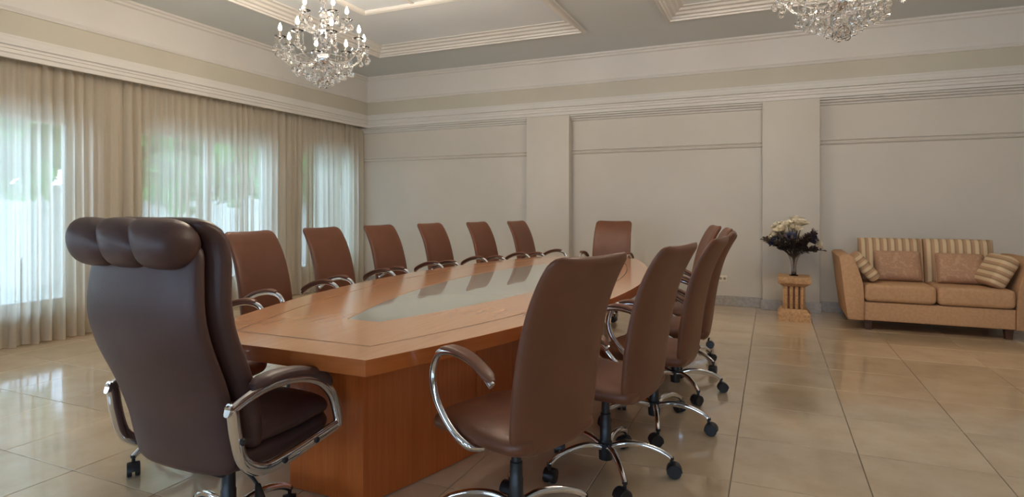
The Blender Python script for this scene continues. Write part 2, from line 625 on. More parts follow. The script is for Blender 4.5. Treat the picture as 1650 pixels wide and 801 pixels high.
# back wall with two piers
wall_back = mk('wall_back', box(XL - 0.2, XR + 0.2, YB, YB + 0.2, -0.1, ZC + 0.1), 'wall', None, False); tag(wall_back, kind='structure')
PIERS = [(-3.37, -2.70), (-0.11, 0.545)]
for (a, b) in PIERS:
    mk('pier', rbox(a, b, PIER_Y, YB + 0.05, -0.02, 2.70, 0.006, 2), 'wall', wall_back, True, 30)
wall_right = mk('wall_right', box(XR, XR + 0.2, YF, YB, -0.1, ZC + 0.1), 'wall', None, False); tag(wall_right, kind='structure')
FILL_WINS = [(-4.9, -3.1), (-1.7, 0.1), (1.5, 3.3)]  # unseen windows added behind the camera to let in frontal fill light
FZ0, FZ1 = 0.90, 2.10
parts = [box(XL - 0.2, XR + 0.2, YF - 0.2, YF, -0.1, FZ0), box(XL - 0.2, XR + 0.2, YF - 0.2, YF, FZ1, ZC + 0.1)]
xs = [XL - 0.2] + [v for w in FILL_WINS for v in w] + [XR + 0.2]
for k in range(0, len(xs), 2):
    parts.append(box(xs[k], xs[k + 1], YF - 0.2, YF, FZ0, FZ1))
wall_front = mk('wall_front', join(*parts), 'wall', None, False); tag(wall_front, kind='structure')
for n, (a, b) in enumerate(FILL_WINS, len(WINS) + 1):
    w = bpy.data.objects.new('window_%d' % n, None); link(w); tag(w, kind='structure')  # added fill window, out of view
    ym, f, mid = YF - 0.1, 0.06, (a + b) / 2
    mk('window_frame', join(box(a, b, ym - 0.04, ym + 0.04, FZ0, FZ0 + f), box(a, b, ym - 0.04, ym + 0.04, FZ1 - f, FZ1),
                            box(a, a + f, ym - 0.04, ym + 0.04, FZ0 + f, FZ1 - f), box(b - f, b, ym - 0.04, ym + 0.04, FZ0 + f, FZ1 - f)), 'frame_white', w, False)
    mk('mullion', box(mid - 0.035, mid + 0.035, ym - 0.035, ym + 0.035, FZ0 + f, FZ1 - f), 'frame_white', w, False)
    mk('pane', box(a + f, mid - 0.035, ym - 0.003, ym + 0.003, FZ0 + f, FZ1 - f), 'pane', w, False)
    mk('pane', box(mid + 0.035, b - f, ym - 0.003, ym + 0.003, FZ0 + f, FZ1 - f), 'pane', w, False)


def portal(loc, rot, sx, sy):
    # sampling portal in a window opening: guides the sky light through the opening, gives off no light itself
    d = bpy.data.lights.new('window_portal', 'AREA')
    d.shape = 'RECTANGLE'; d.size = sx; d.size_y = sy
    d.cycles.is_portal = True
    o = bpy.data.objects.new('window_portal', d)
    o.location = loc; o.rotation_euler = rot
    COL.objects.link(o)


for a, b in WINS:
    portal((XO - 0.02, (a + b) / 2, (WZ0 + WZ1) / 2), (0, -pi / 2, 0), WZ1 - WZ0, b - a)
for a, b in FILL_WINS:
    portal(((a + b) / 2, YF - 0.22, (FZ0 + FZ1) / 2), (pi / 2, 0, 0), b - a, FZ1 - FZ0)

# entablature of the back wall: frieze board, cornice, cove
n_trim = [0]


def trim(vf, mat, smooth=True, angle=25):
    n_trim[0] += 1
    o = mk('trim_%d' % n_trim[0], vf, mat, None, smooth, angle)
    return tag(o, kind='structure')


def cornice_prof(face, out, back):
    """face: plane of the frieze, out: +1/-1 direction into the room, back: plane of the wall"""
    p = [(0.0, 2.872), (0.028, 2.868), (0.030, 2.848), (0.046, 2.842), (0.050, 2.800), (0.062, 2.795), (0.064, 2.772), (0.040, 2.762),
         (0.038, 2.742), (0.026, 2.738), (0.024, 2.708), (0.010, 2.700), (0.006, 2.662)]
    q = [(face + out * d, z) for d, z in p]
    return q + [(back, 2.662), (back, 2.872)]


def cove_prof(face, out, back):
    p = [(0.0, 3.080), (0.014, 3.082), (0.022, 3.100), (0.016, 3.118), (0.012, 3.125), (0.016, 3.44), (0.040, 3.452), (0.044, 3.474), (0.066, 3.484), (0.07, 3.505)]
    q = [(face + out * d, z) for d, z in p]
    return q + [(back, 3.505), (back, 3.080)]


trim(box(PEL_X - 0.04, XR, PIER_Y, YB + 0.02, 2.66, ZC), 'frieze', False)
trim(prism(cornice_prof(PIER_Y, -1, PIER_Y + 0.02), 'x', PEL_X - 0.03, XR), 'white')
trim(prism(cove_prof(PIER_Y, -1, PIER_Y + 0.02), 'x', PEL_X - 0.03, XR), 'white')
trim(box(XL, PEL_X, YF, PIER_Y + 0.1, 2.74, ZC), 'frieze', False)
trim(box(PEL_X - 0.03, PEL_X, YF, PIER_Y + 0.1, 2.66, 2.74), 'frieze', False)
trim(prism(cornice_prof(PEL_X, 1, PEL_X - 0.02), 'y', YF, PIER_Y + 0.03), 'white')
trim(prism(cove_prof(PEL_X, 1, PEL_X - 0.02), 'y', YF, PIER_Y + 0.03), 'white')
# the bays: lower moulding under the cornice, picture rail, skirting
BAYS = [(XL + 0.02, PIERS[0][0]), (PIERS[0][1], PIERS[1][0]), (PIERS[1][1], XR)]
for (a, b) in BAYS:
    trim(prism([(YB, 2.665), (YB - 0.12, 2.665), (YB - 0.12, 2.64), (YB - 0.08, 2.63), (YB - 0.075, 2.615), (YB - 0.04, 2.605), (YB - 0.03, 2.585), (YB, 2.58)], 'x', a, b), 'white')
    trim(prism([(YB, 2.165), (YB - 0.035, 2.162), (YB - 0.04, 2.148), (YB - 0.022, 2.135), (YB - 0.018, 2.118), (YB - 0.028, 2.108), (YB - 0.02, 2.095), (YB, 2.09)], 'x', a, b), 'wall')


def skirting(name, vf):
    o = mk(name, vf, 'baseboard', None, True, 30)
    return tag(o, kind='structure')


skirt = []
for (a, b) in BAYS:
    skirt.append(rbox(a, b, YB - 0.015, YB + 0.01, 0, 0.13, 0.003, 1))
for (a, b) in PIERS:
    skirt.append(rbox(a - 0.014, b + 0.014, PIER_Y - 0.014, YB, 0, 0.13, 0.003, 1))
skirting('baseboard_back', join(*skirt))
skirting('baseboard_right', rbox(XR - 0.015, XR + 0.01, YF, YB, 0, 0.13, 0.003, 1))
skirting('baseboard_front', rbox(XL, XR, YF - 0.01, YF + 0.015, 0, 0.13, 0.003, 1))
skirting('baseboard_left', rbox(XL - 0.01, XL + 0.015, YF, YB, 0, 0.13, 0.003, 1))

# ------------------------------------------------------------------ outside
terr = mk('terrace', box(-30, XO, -20, 30, -0.3, -0.12), 'terrace', None, False); tag(terr, kind='structure')
gw = thing('garden_wall', 'pale garden wall glimpsed through the sheer curtains', 'wall', (-12.2, 5, -0.12))
mk('wall_body', rbox(-0.1, 0.1, -16, 16, 0, 1.75, 0.01, 1), 'garden_wall', gw)
mk('coping', rbox(-0.16, 0.16, -16, 16, 1.75, 1.84, 0.01, 1), 'terrace', gw)


def crown(rx, ry, rz, n, ls, seed):
    rnd = random.Random(seed)
    V, Fc = [], []
    for i in range(n):
        th = rnd.uniform(0, 2 * pi); u = rnd.uniform(-1, 1); rr = rnd.uniform(0.25, 1.0) ** 0.5
        lump = 1 + 0.22 * sin(3 * th + seed) * cos(4 * u) + 0.12 * sin(7 * th + 2 * seed)
        c = Vector((rx * rr * lump * sqrt(1 - u * u) * cos(th), ry * rr * lump * sqrt(1 - u * u) * sin(th), rz * rr * u * lump))
        m = Matrix.Rotation(rnd.uniform(0, 2 * pi), 3, 'Z') @ Matrix.Rotation(rnd.uniform(-1.2, 1.2), 3, 'X')
        s_ = ls * rnd.uniform(0.6, 1.3)
        k = len(V)
        for p in ((-0.5, -1, 0), (0.5, -1, 0), (0.55, 0.2, 0.12), (0, 1.1, 0), (-0.55, 0.2, 0.12)):
            V.append(tuple(c + m @ (Vector(p) * s_)))
        Fc.append((k, k + 1, k + 2, k + 3, k + 4))
    return V, Fc


def tree(label, x, y, h, rx, rz, seed):
    t = thing('garden_tree', label, 'tree', (x, y, -0.12), 0, 'trees behind the curtains')
    pts = spline([(0, 0, 0), (0.05, 0.04, h * 0.35), (-0.04, 0.02, h * 0.75)], 8)
    mk('trunk', tube(pts, [0.14 - 0.012 * i for i in range(8)], 8), 'bark', t)
    cr = mk('crown', xf(crown(rx, rx, rz, 3800, 0.20, seed), T(0, 0, h)), 'foliage', t, False)
    tag(cr, kind='stuff')


tree('leafy green tree behind the leftmost sheer curtain', -10.9, 4.4, 3.05, 1.55, 1.45, 1)
tree('bright green tree behind the middle sheer curtain', -11.1, 8.7, 3.1, 1.6, 1.5, 2)
tree('green tree behind the sheer curtain nearest the corner', -11.0, 13.0, 3.05, 1.6, 1.5, 3)

# ------------------------------------------------------------------ curtains
RAIL_X = -6.455
rail = mk('curtain_rail', rbox(RAIL_X - 0.02, RAIL_X + 0.02, YF + 0.02, 8.30, 2.700, 2.738, 0.004, 1), 'rod')
tag(rail, 'slim curtain rail along the top of the window wall', 'curtain rail')


def curtain(label, y0, y1, seed):
    rnd = random.Random(seed)
    nf = max(4, int((y1 - y0) / 0.105))
    ph = [rnd.uniform(0, 2 * pi) for _ in range(6)]
    nu = nf * 8; nz = 22
    V, Fc = [], []
    for i in range(nu + 1):
        u = i / nu
        for j in range(nz + 1):
            v = j / nz                      # 0 bottom, 1 top
            z = 0.012 + (2.700 - 0.012) * v
            a = 2 * pi * nf * u + 1.5 * sin(2 * pi * 2.3 * u + ph[0]) + 0.9 * sin(2 * pi * 5.1 * u + ph[1]) + 0.5 * (1 - v) * sin(2 * pi * 3.7 * u + ph[2])
            amp = 0.046 * (0.75 + 0.4 * sin(2 * pi * 3.1 * u + ph[3])) * (0.55 + 0.6 * (1 - v) ** 0.6)
            x = RAIL_X + amp * sin(a) + 0.010 * sin(2.1 * a + ph[4]) + 0.02 * (1 - v) * sin(2 * pi * 1.4 * u + ph[5])
            if v > 0.985: x = RAIL_X + (x - RAIL_X) * 0.7
            y = y0 + (y1 - y0) * u + 0.012 * sin(2 * a + ph[2]) * (1 - 0.5 * v)
            z += 0.008 * (1 - v) * sin(a * 0.5 + ph[1])
            V.append((x, y, z))
    for i in range(nu):
        for j in range(nz):
            k = i * (nz + 1) + j
            Fc.append((k, k + nz + 1, k + nz + 2, k + 1))
    o = mk('sheer_curtain', (V, Fc), 'curtain', None, True, 180)
    return tag(o, label, 'curtain', 'sheer curtains along the window wall')


curtain('sheer cream curtain in the far corner beside the back wall', 6.53, 8.29, 11)
curtain('wide sheer cream curtain across the middle window behind the side chairs', 4.175, 6.50, 12)
curtain('sheer cream curtain at the left edge of the picture behind the executive chair', 1.56, 4.145, 13)
curtain('sheer cream curtain over the window left of the picture', -1.05, 1.53, 14)
curtain('sheer cream curtain over the rearmost window left of the picture', -3.5, -1.07, 15)

# ------------------------------------------------------------------ conference table
TX, TYC = -1.85, 4.08
TY0, TY1 = 1.757, 6.40


def hw(y): return 0.975 - 0.09 * (y - TYC) ** 2


def outline(f, y0, y1, n=36):
    ys_ = [y0 + (y1 - y0) * i / n for i in range(n + 1)]
    return [(TX + f(y), y) for y in ys_] + [(TX - f(y), y) for y in reversed(ys_)]


def ring_slab(A, B, z0, z1):
    """flat ring between two outlines of the same length"""
    n = len(A)
    rings = [[(x, y, z1) for x, y in A], [(x, y, z1) for x, y in B], [(x, y, z0) for x, y in B], [(x, y, z0) for x, y in A]]
    V = [p for r in rings for p in r]; Fc = []
    for k in range(4):
        for j in range(n):
            a, b = k * n + j, k * n + (j + 1) % n
            c, d = ((k + 1) % 4) * n + (j + 1) % n, ((k + 1) % 4) * n + j
            Fc.append((a, b, c, d))
    return V, Fc


def fill_slab(A, z0, z1):
    n = len(A); h = n // 2
    V = [(x, y, z1) for x, y in A] + [(x, y, z0) for x, y in A]; Fc = []
    for j in range(h - 1):
        Fc.append((j, j + 1, n - 2 - j, n - 1 - j))
        Fc.append((n + j, n + n - 1 - j, n + n - 2 - j, n + j + 1))
    for j in range(n):
        k = (j + 1) % n
        Fc.append((j, n + j, n + k, k))
    return V, Fc


table = thing('conference_table', 'long boat-shaped cherry wood conference table with a pale glass centre', 'table', (0, 0, 0))
ZT, ZB = 0.75, 0.688
o_out = outline(hw, TY0, TY1)
o_in = outline(lambda y: hw(y) - 0.185, TY0 + 0.175, TY1 - 0.175)
o_in2 = outline(lambda y: hw(y) - 0.195, TY0 + 0.185, TY1 - 0.185)
gh = lambda y: 0.42 - 0.103 * (y - 4.14) ** 2
o_g = outline(gh, 2.37, 5.91)
o_g2 = outline(lambda y: gh(y) - 0.004, 2.374, 5.906)
mk('edge_border', ring_slab(o_out, o_in, ZB + 0.001, ZT), 'wood_lit_long', table, True, 30)
mk('edge_band', ring_slab(outline(lambda y: hw(y) + 0.002, TY0 - 0.002, TY1 + 0.002), o_out, ZB, ZT - 0.001), 'wood_edge', table, True, 30)
mk('inlay_strip', ring_slab(o_in, o_in2, ZB + 0.002, ZT - 0.0012), 'inlay', table, False)
mk('top_field', ring_slab(o_in2, o_g, ZB + 0.002, ZT), 'wood_lit_long', table, True, 30)
mk('glass_panel', fill_slab(o_g2, ZT - 0.012, ZT - 0.0008), 'glass_top', table, True, 30)
mk('under_panel', fill_slab(outline(lambda y: hw(y) - 0.16, TY0 + 0.15, TY1 - 0.15), ZB - 0.012, ZB + 0.001), 'wood_edge', table, True, 30)
ph_ = lambda y: hw(y) - 0.412
for (a, b) in ((2.10, 2.785), (2.793, 5.367), (5.375, 6.06)):
    mk('pedestal_block', fill_slab(outline(ph_, a, b, 14), 0.004, ZB - 0.012), 'wood_upright', table, True, 30)
for a in (2.785, 5.367):
    mk('pedestal_joint', fill_slab(outline(lambda y: ph_(y) - 0.02, a, a + 0.008, 1), 0.004, ZB - 0.012), 'inlay', table, False)

# ------------------------------------------------------------------ task chairs
caster_parts = []


def caster_vf():
    w = lathe([(0.006, -0.011), (0.030, -0.011), (0.033, -0.007), (0.033, 0.007), (0.030, 0.011), (0.006, 0.011)], 16)
    wl = xf(w, T(-0.017, -0.014, 0.0335) @ RY(pi / 2))
    wr = xf(w, T(0.017, -0.014, 0.0335) @ RY(pi / 2))
    hood = []
    for x in (-0.027, -0.008, 0.008, 0.027):
        r = 0.038 if abs(x) < 0.01 else 0.036
        ring = []
        for k in range(11):
            a = radians(-20 + 200 * k / 10)
            ring.append((x, -0.014 + r * cos(a), 0.0335 + r * sin(a)))
        for k in range(10, -1, -1):
            a = radians(-20 + 200 * k / 10)
            ring.append((x, -0.014 + (r - 0.005) * cos(a), 0.0335 + (r - 0.005) * sin(a)))
        hood.append(ring)
    stem = lathe([(0.008, 0.050), (0.008, 0.098), (0.013, 0.099), (0.013, 0.086)], 10)
    return join(wl, wr, loft(hood), stem)


CASTER = mesh_of('caster', *caster_vf(), 'black', True, 35)


def leg_vf(R=0.315, h0=0.125):
    pts = spline([(0, 0.025, h0), (0, 0.10, h0 + 0.022), (0, 0.19, h0 + 0.018), (0, 0.27, h0 - 0.006), (0, R - 0.006, h0 - 0.030), (0, R, 0.086)], 16)
    rad = [0.0155 - 0.004 * i / 15 for i in range(16)]
    return tube(pts, rad, 10, 1.15, (1, 0, 0))


LEG = mesh_of('base_leg', *leg_vf(), 'chrome', True, 50)


def swivel_base(root, turn, lift_top, mesh=LEG):
    mk('base_hub', lathe([(0.020, 0.060), (0.034, 0.066), (0.036, 0.145), (0.030, 0.152), (0.030, 0.156)], 20), 'black', root)
    mk('gas_lift', lathe([(0.029, 0.150), (0.0285, 0.225), (0.026, 0.228), (0.0255, 0.290), (0.021, 0.293), (0.0205, lift_top - 0.03), (0.026, lift_top - 0.028), (0.026, lift_top)], 20), 'black', root)
    for k in range(5):
        a = turn + 2 * pi * k / 5
        l = inst('base_leg', mesh, root, (0, 0, 0), (0, 0, a))
        inst('caster', CASTER, l, (0, 0.315, 0), (0, 0, radians(40 + 70 * k)))


def make_task_chair():
    t = thing('swivel_chair', 'brown leather swivel chair', 'chair')
    SP = [(-0.205, 0.405), (-0.222, 0.52), (-0.238, 0.66), (-0.262, 0.80), (-0.300, 0.94), (-0.350, 1.05), (-0.405, 1.135)]
    Wd = [0.225, 0.235, 0.238, 0.236, 0.232, 0.228, 0.222]
    Tk = [0.026, 0.030, 0.032, 0.031, 0.029, 0.027, 0.022]
    mk('backrest', slab(SP, Wd, Tk, 0.10, 0.05, 0.03, 30, 32, 4.0, 0.022), 'leather', t, True, 60)
    SS = [(-0.235, 0.462), (-0.10, 0.458), (0.05, 0.460), (0.16, 0.462), (0.235, 0.450), (0.285, 0.425)]
    mk('seat', slab(SS, [0.235, 0.245, 0.25, 0.25, 0.245, 0.235], [0.045, 0.048, 0.05, 0.048, 0.042, 0.032], 0.06, 0.10, 0.03, 26, 32, 4.0, 0.006), 'leather', t, True, 60)
    mk('seat_plate', rbox(-0.10, 0.10, -0.12, 0.12, 0.385, 0.418, 0.008, 2), 'black', t)
    lv = spline([(0.06, 0.02, 0.40), (0.18, 0.04, 0.395), (0.27, 0.06, 0.385)], 8)
    mk('lever', join(tube(lv, 0.006, 8), tube([(0.25, 0.055, 0.387), (0.30, 0.066, 0.382), (0.315, 0.07, 0.38)], [0.009, 0.012, 0.006], 8)), 'black', t)
    for s in (-1, 1):
        path = spline([(s * 0.20, -0.02, 0.405), (s * 0.258, 0.00, 0.425), (s * 0.272, 0.085, 0.475), (s * 0.275, 0.165, 0.565), (s * 0.275, 0.188, 0.66), (s * 0.275, 0.155, 0.740),
                       (s * 0.275, 0.075, 0.764), (s * 0.275, -0.02, 0.752), (s * 0.275, -0.10, 0.718), (s * 0.275, -0.150, 0.682)], 44)
        a = mk('armrest', tube(path, 0.0125, 12, 1.25, (1, 0, 0)), 'chrome', t, True, 60)
        pp = [(s * 0.275, y, z + 0.015) for (x, y, z) in path if y < 0.125 and z > 0.66 and True]
        pp = [p for p in pp if not (p[1] > 0.10 and p[2] < 0.735)]
        n = len(pp)
        rr = [0.029 * min(1.0, 0.55 + 0.45 * min(i, n - 1 - i) / 2.0) for i in range(n)]
        mk('arm_pad', tube(pp, rr, 12, 0.36, (1, 0, 0), 3.0), 'leather', a, True, 60)
    swivel_base(t, radians(20), 0.392)
    return t


proto = make_task_chair()


def place_side(ye, side, d, label, turn, first=False, dyaw=0.0):
    """chair facing the table edge; ye: y of the table edge point in front of it, side +1 right, -1 window side"""
    sl = -0.18 * (ye - TYC)
    n = Vector((side, -sl, 0)).normalized()
    p = Vector((TX + side * hw(ye), ye, 0)) + n * d
    o = proto if first else copy_tree(proto)
    o.location = p
    f = -n
    if side < 0:                      # the window-side chairs stand nearly square to the room
        a = math.atan(sl) * 0.25
        f = Vector((cos(a), sin(a), 0))
    o.rotation_euler = (0, 0, atan2(f.y, f.x) - pi / 2 + dyaw)
    o['label'] = label
    o['group'] = 'swivel chairs around the conference table'
    for ch in o.children:
        if ch.name.startswith('base_leg'):
            ch.rotation_euler.z += turn
    return o


RIGHT = [(2.25, 'brown leather swivel chair nearest the camera on the right side of the table', 0.2),
         (2.91, 'second brown swivel chair from the front on the right side of the table', 0.5),
         (3.60, 'third brown swivel chair from the front on the right side of the table', 0.1),
         (4.31, 'fourth brown swivel chair from the front on the right side of the table', 0.35),
         (4.98, 'fifth brown swivel chair on the right side, half hidden behind the fourth', 0.7),
         (5.62, 'sixth brown swivel chair on the right side, mostly hidden by nearer chairs', 0.0)]
LEFT = [(2.28, 'brown swivel chair on the window side hidden behind the executive chair', 0.1),
        (3.13, 'first brown swivel chair to the right of the executive chair on the window side', 0.3),
        (3.90, 'second brown swivel chair to the right of the executive chair on the window side', 0.6),
        (4.61, 'third brown swivel chair to the right of the executive chair on the window side', 0.9),
        (5.30, 'fourth brown swivel chair to the right of the executive chair on the window side', 0.2),
        (5.97, 'fifth brown swivel chair to the right of the executive chair on the window side', 0.5),
        (6.58, 'farthest brown swivel chair on the window side near the far table end', 0.8)]
for i, (ye, lab, tn) in enumerate(RIGHT):
    place_side(ye, 1, 0.25, lab, tn, first=(i == 0), dyaw=(-0.05 if i == 0 else 0.0))
for ye, lab, tn in LEFT:
    place_side(ye, -1, 0.31 if ye > 6.5 else 0.27, lab, tn)
o = copy_tree(proto)
o.location = (-1.80, 6.86, 0); o.rotation_euler = (0, 0, pi)
o['label'] = 'brown swivel chair at the far head of the table facing the camera'
o['group'] = 'swivel chairs around the conference table'

# ------------------------------------------------------------------ executive chair
ex = thing('executive_chair', 'large dark brown leather executive chair with a rolled headrest at the near table end', 'chair', (-1.915, 1.635, 0), radians(0))
SP = [(-0.178, 0.385), (-0.195, 0.48), (-0.217, 0.59), (-0.258, 0.71), (-0.318, 0.85), (-0.345, 0.96), (-0.342, 1.07), (-0.330, 1.16), (-0.330, 1.20)]
mk('back_shell', slab(SP, [0.240, 0.250, 0.258, 0.268, 0.276, 0.276, 0.268, 0.256, 0.25], [0.048, 0.052, 0.054, 0.055, 0.056, 0.056, 0.055, 0.05, 0.045], 0.05, 0.05, 0.03, 32, 36, 2.8, 0.012), 'leather_dark', ex, True, 60)
SP2 = [(-0.075, 0.44), (-0.098, 0.54), (-0.125, 0.64), (-0.165, 0.74), (-0.222, 0.87), (-0.246, 0.98), (-0.243, 1.07), (-0.240, 1.14), (-0.262, 1.212), (-0.335, 1.252)]
mk('back_cushion', slab(SP2, [0.238, 0.250, 0.258, 0.266, 0.274, 0.274, 0.270, 0.266, 0.262, 0.252], [0.058, 0.064, 0.064, 0.062, 0.060, 0.060, 0.060, 0.058, 0.052, 0.032], 0.04, 0.03, 0.03, 36, 32, 3.4, 0.012), 'leather_dark', ex, True, 60)
for k in range(3):
    rings = []
    cxk = -0.158 + 0.158 * k
    hl = 0.106
    for i in range(21):
        u = -1 + 2 * i / 20
        r = (1 - min(abs(u), 0.995) ** 3.4) ** (1 / 2.4)
        ring = []
        for j in range(28):
            a = 2 * pi * j / 28
            yy, zz = cos(a), sin(a)
            sk = 0.034 * (-zz) + 0.024 * cos(2 * a)
            if k == 2: sk *= 1 - max(u, 0) ** 0.7
            if k == 0: sk *= 1 - 0.6 * max(-u, 0)
            ring.append((cxk + u * hl + sk * (1 - 0.3 * u * u), -0.378 + 0.083 * r * yy, 1.195 + (0.082 * r) * zz))
        rings.append(ring)
    mk('headrest_lobe', loft(rings), 'leather_dark', ex, True, 60)
SS = [(-0.17, 0.425), (-0.02, 0.415), (0.12, 0.42), (0.25, 0.43), (0.325, 0.425)]
mk('seat', slab(SS, [0.24, 0.25, 0.25, 0.25, 0.24], [0.05, 0.052, 0.052, 0.048, 0.04], 0.05, 0.09, 0.03, 24, 32, 4.0, 0.0), 'leather_dark', ex, True, 60)
SS = [(-0.14, 0.500), (-0.02, 0.492), (0.12, 0.494), (0.24, 0.500), (0.335, 0.480)]
mk('seat_cushion', slab(SS, [0.235, 0.245, 0.25, 0.248, 0.235], [0.042, 0.045, 0.048, 0.048, 0.036], 0.05, 0.09, 0.04, 24, 32, 3.6, 0.006), 'leather_dark', ex, True, 60)
for s in (-1, 1):
    X = s * 0.305
    loop = spline([(X, -0.265, 0.652), (X, -0.245, 0.640), (X, -0.232, 0.56), (X, -0.200, 0.46), (X, -0.120, 0.405), (X, -0.01, 0.402), (X, 0.12, 0.415), (X, 0.255, 0.432)], 40)
    a = mk('arm_frame', tube(loop, 0.013, 12, 1.7, (0, 0, 1) if False else (1, 0, 0), 3.0), 'chrome', ex, True, 60)
    arc = spline([(X, 0.268, 0.425), (X, 0.262, 0.48), (X, 0.225, 0.572), (X, 0.150, 0.640), (X, 0.04, 0.678), (X, -0.08, 0.688), (X, -0.18, 0.672), (X, -0.262, 0.646)], 40)
    mk('arm_arc', tube(arc, 0.013, 12, 1.5, (1, 0, 0), 3.0), 'chrome', a, True, 60)
    pad = spline([(X, 0.215, 0.612), (X, 0.145, 0.668), (X, 0.04, 0.704), (X, -0.08, 0.714), (X, -0.165, 0.702)], 24)
    n = len(pad)
    mk('arm_pad', tube(pad, [0.036 * min(1.0, 0.5 + 0.5 * min(i, n - 1 - i) / 2.5) for i in range(n)], 14, 0.5, (1, 0, 0), 3.2), 'leather_dark', a, True, 60)
    for (yy, zz) in ((-0.215, 0.535), (-0.03, 0.403), (0.13, 0.418)):
        mk('bolt', xf(lathe([(0.008, -0.016), (0.012, -0.012), (0.012, 0.004), (0.008, 0.008)], 12), T(X + s * 0.012, yy, zz) @ RY(s * pi / 2)), 'black', a)
mk('seat_plate', rbox(-0.13, 0.13, -0.14, 0.14, 0.345, 0.385, 0.008, 2), 'black', ex)
lv = spline([(0.08, -0.06, 0.37), (0.22, -0.10, 0.362), (0.30, -0.13, 0.345)], 8)
mk('lever', join(tube(lv, 0.006, 8), tube([(0.285, -0.122, 0.350), (0.325, -0.150, 0.325), (0.355, -0.175, 0.300)], [0.010, 0.019, 0.015], 10, 0.5, (0, 1, 0))), 'black', ex)
swivel_base(ex, radians(0), 0.35)

# ------------------------------------------------------------------ sofa
SX0, SX1 = 1.50, 7.26    # centre x, front y
sofa = thing('loveseat_sofa', 'two-seat beige fabric sofa with flared arms against the back wall', 'sofa', (1.545, 7.26, 0))
hwid = 0.645             # half width between the arms
mk('base_frame', rbox(-hwid, hwid, 0.0, 0.86, 0.105, 0.305, 0.015, 3), 'sofa', sofa)
mk('back_frame', rbox(-hwid, hwid, 0.66, 0.86, 0.25, 0.78, 0.04, 4), 'sofa', sofa)
for s in (-1, 1):
    rings = []
    prof = [(0.645, 0.105), (0.645, 0.36), (0.655, 0.50), (0.70, 0.66), (0.745, 0.775), (0.775, 0.80), (0.85, 0.80), (0.88, 0.775), (0.865, 0.68), (0.835, 0.40), (0.80, 0.13), (0.79, 0.105)]
    for y in (-0.02, -0.012, 0.0, 0.30, 0.60, 0.86, 0.872, 0.88):
        k = 0.975 if y in (-0.02, 0.88) else 1.0
        cxp, czp = 0.76, 0.45
        top = 0.03 * max(0, (y - 0.3)) * 0
        rings.append([(s * (cxp + (x - cxp) * k), y, czp + (z - czp) * k + (top if z > 0.6 else 0)) for x, z in prof])
    mk('arm', loft(rings), 'sofa', sofa, True, 50)


def cushion_vf(w, d, h, p=4.0, n=18):
    """plump rectangular cushion, centred, z is its thickness"""
    V, Fc = [], []
    for side in (1, -1):
        for i in range(n + 1):
            for j in range(n + 1):
                u = sin((i / n - 0.5) * pi); v = sin((j / n - 0.5) * pi)
                t = ((1 - abs(u) ** p) * (1 - abs(v) ** p))
                t = max(t, 0) ** 0.45
                pin = 1 - 0.05 * (1 - abs(abs(u) - abs(v))) * max(abs(u), abs(v)) ** 6 * 0
                V.append((u * w / 2 * pin, v * d / 2 * pin, side * h / 2 * t))
    m = (n + 1) * (n + 1)
    for sd in (0, 1):
        for i in range(n):
            for j in range(n):
                k = sd * m + i * (n + 1) + j
                q = (k, k + n + 1, k + n + 2, k + 1)
                Fc.append(q if sd == 0 else q[::-1])
    return V, Fc


def weld(vf):
    bm = bmesh.new()
    bv = [bm.verts.new(p) for p in vf[0]]
    for q in vf[1]:
        try: bm.faces.new([bv[i] for i in q])
        except ValueError: pass
    bmesh.ops.remove_doubles(bm, verts=bm.verts, dist=1e-5)
    bm.verts.index_update()
    out = [tuple(p.co) for p in bm.verts], [tuple(p.index for p in q.verts) for q in bm.faces]
    bm.free()
    return out


sc_me = None
for s in (-1, 1):
    c = mk('seat_cushion', rbox(-0.318, 0.318, -0.035, 0.64, -0.085, 0.10, 0.045, 5), 'sofa', sofa, True, 60)
    for v in c.data.vertices:
        if v.co.z > 0.02:
            v.co.z += 0.022 * (1 - (v.co.x / 0.32) ** 2) * (1 - ((v.co.y - 0.3) / 0.36) ** 2)
    c.location = (s * 0.322, 0, 0.395)
    b = mk('back_cushion', weld(cushion_vf(0.63, 0.52, 0.20, 8.0)), 'stripe_x', sofa, True, 180)
    b.rotation_euler = (radians(78), 0, radians(-1.5 * s)); b.location = (s * 0.315, 0.60, 0.70)
for (x, y) in ((-0.60, 0.07), (0.60, 0.07), (-0.60, 0.80), (0.60, 0.80)):
    mk('leg', xf(loft([[(q * 0.026, r * 0.026, 0.0) for q, r in ((-1, -1), (1, -1), (1, 1), (-1, 1))], [(q * 0.036, r * 0.036, 0.106) for q, r in ((-1, -1), (1, -1), (1, 1), (-1, 1))]]), T(x, y, 0)), 'sofa_leg', sofa, False)


def pillow(name, label, vf, mat, loc, rot, cat='cushion', group=None):
    o = mk(name, vf, mat, None, True, 180)
    o.location = loc; o.rotation_euler = rot
    return tag(o, label, cat, group)


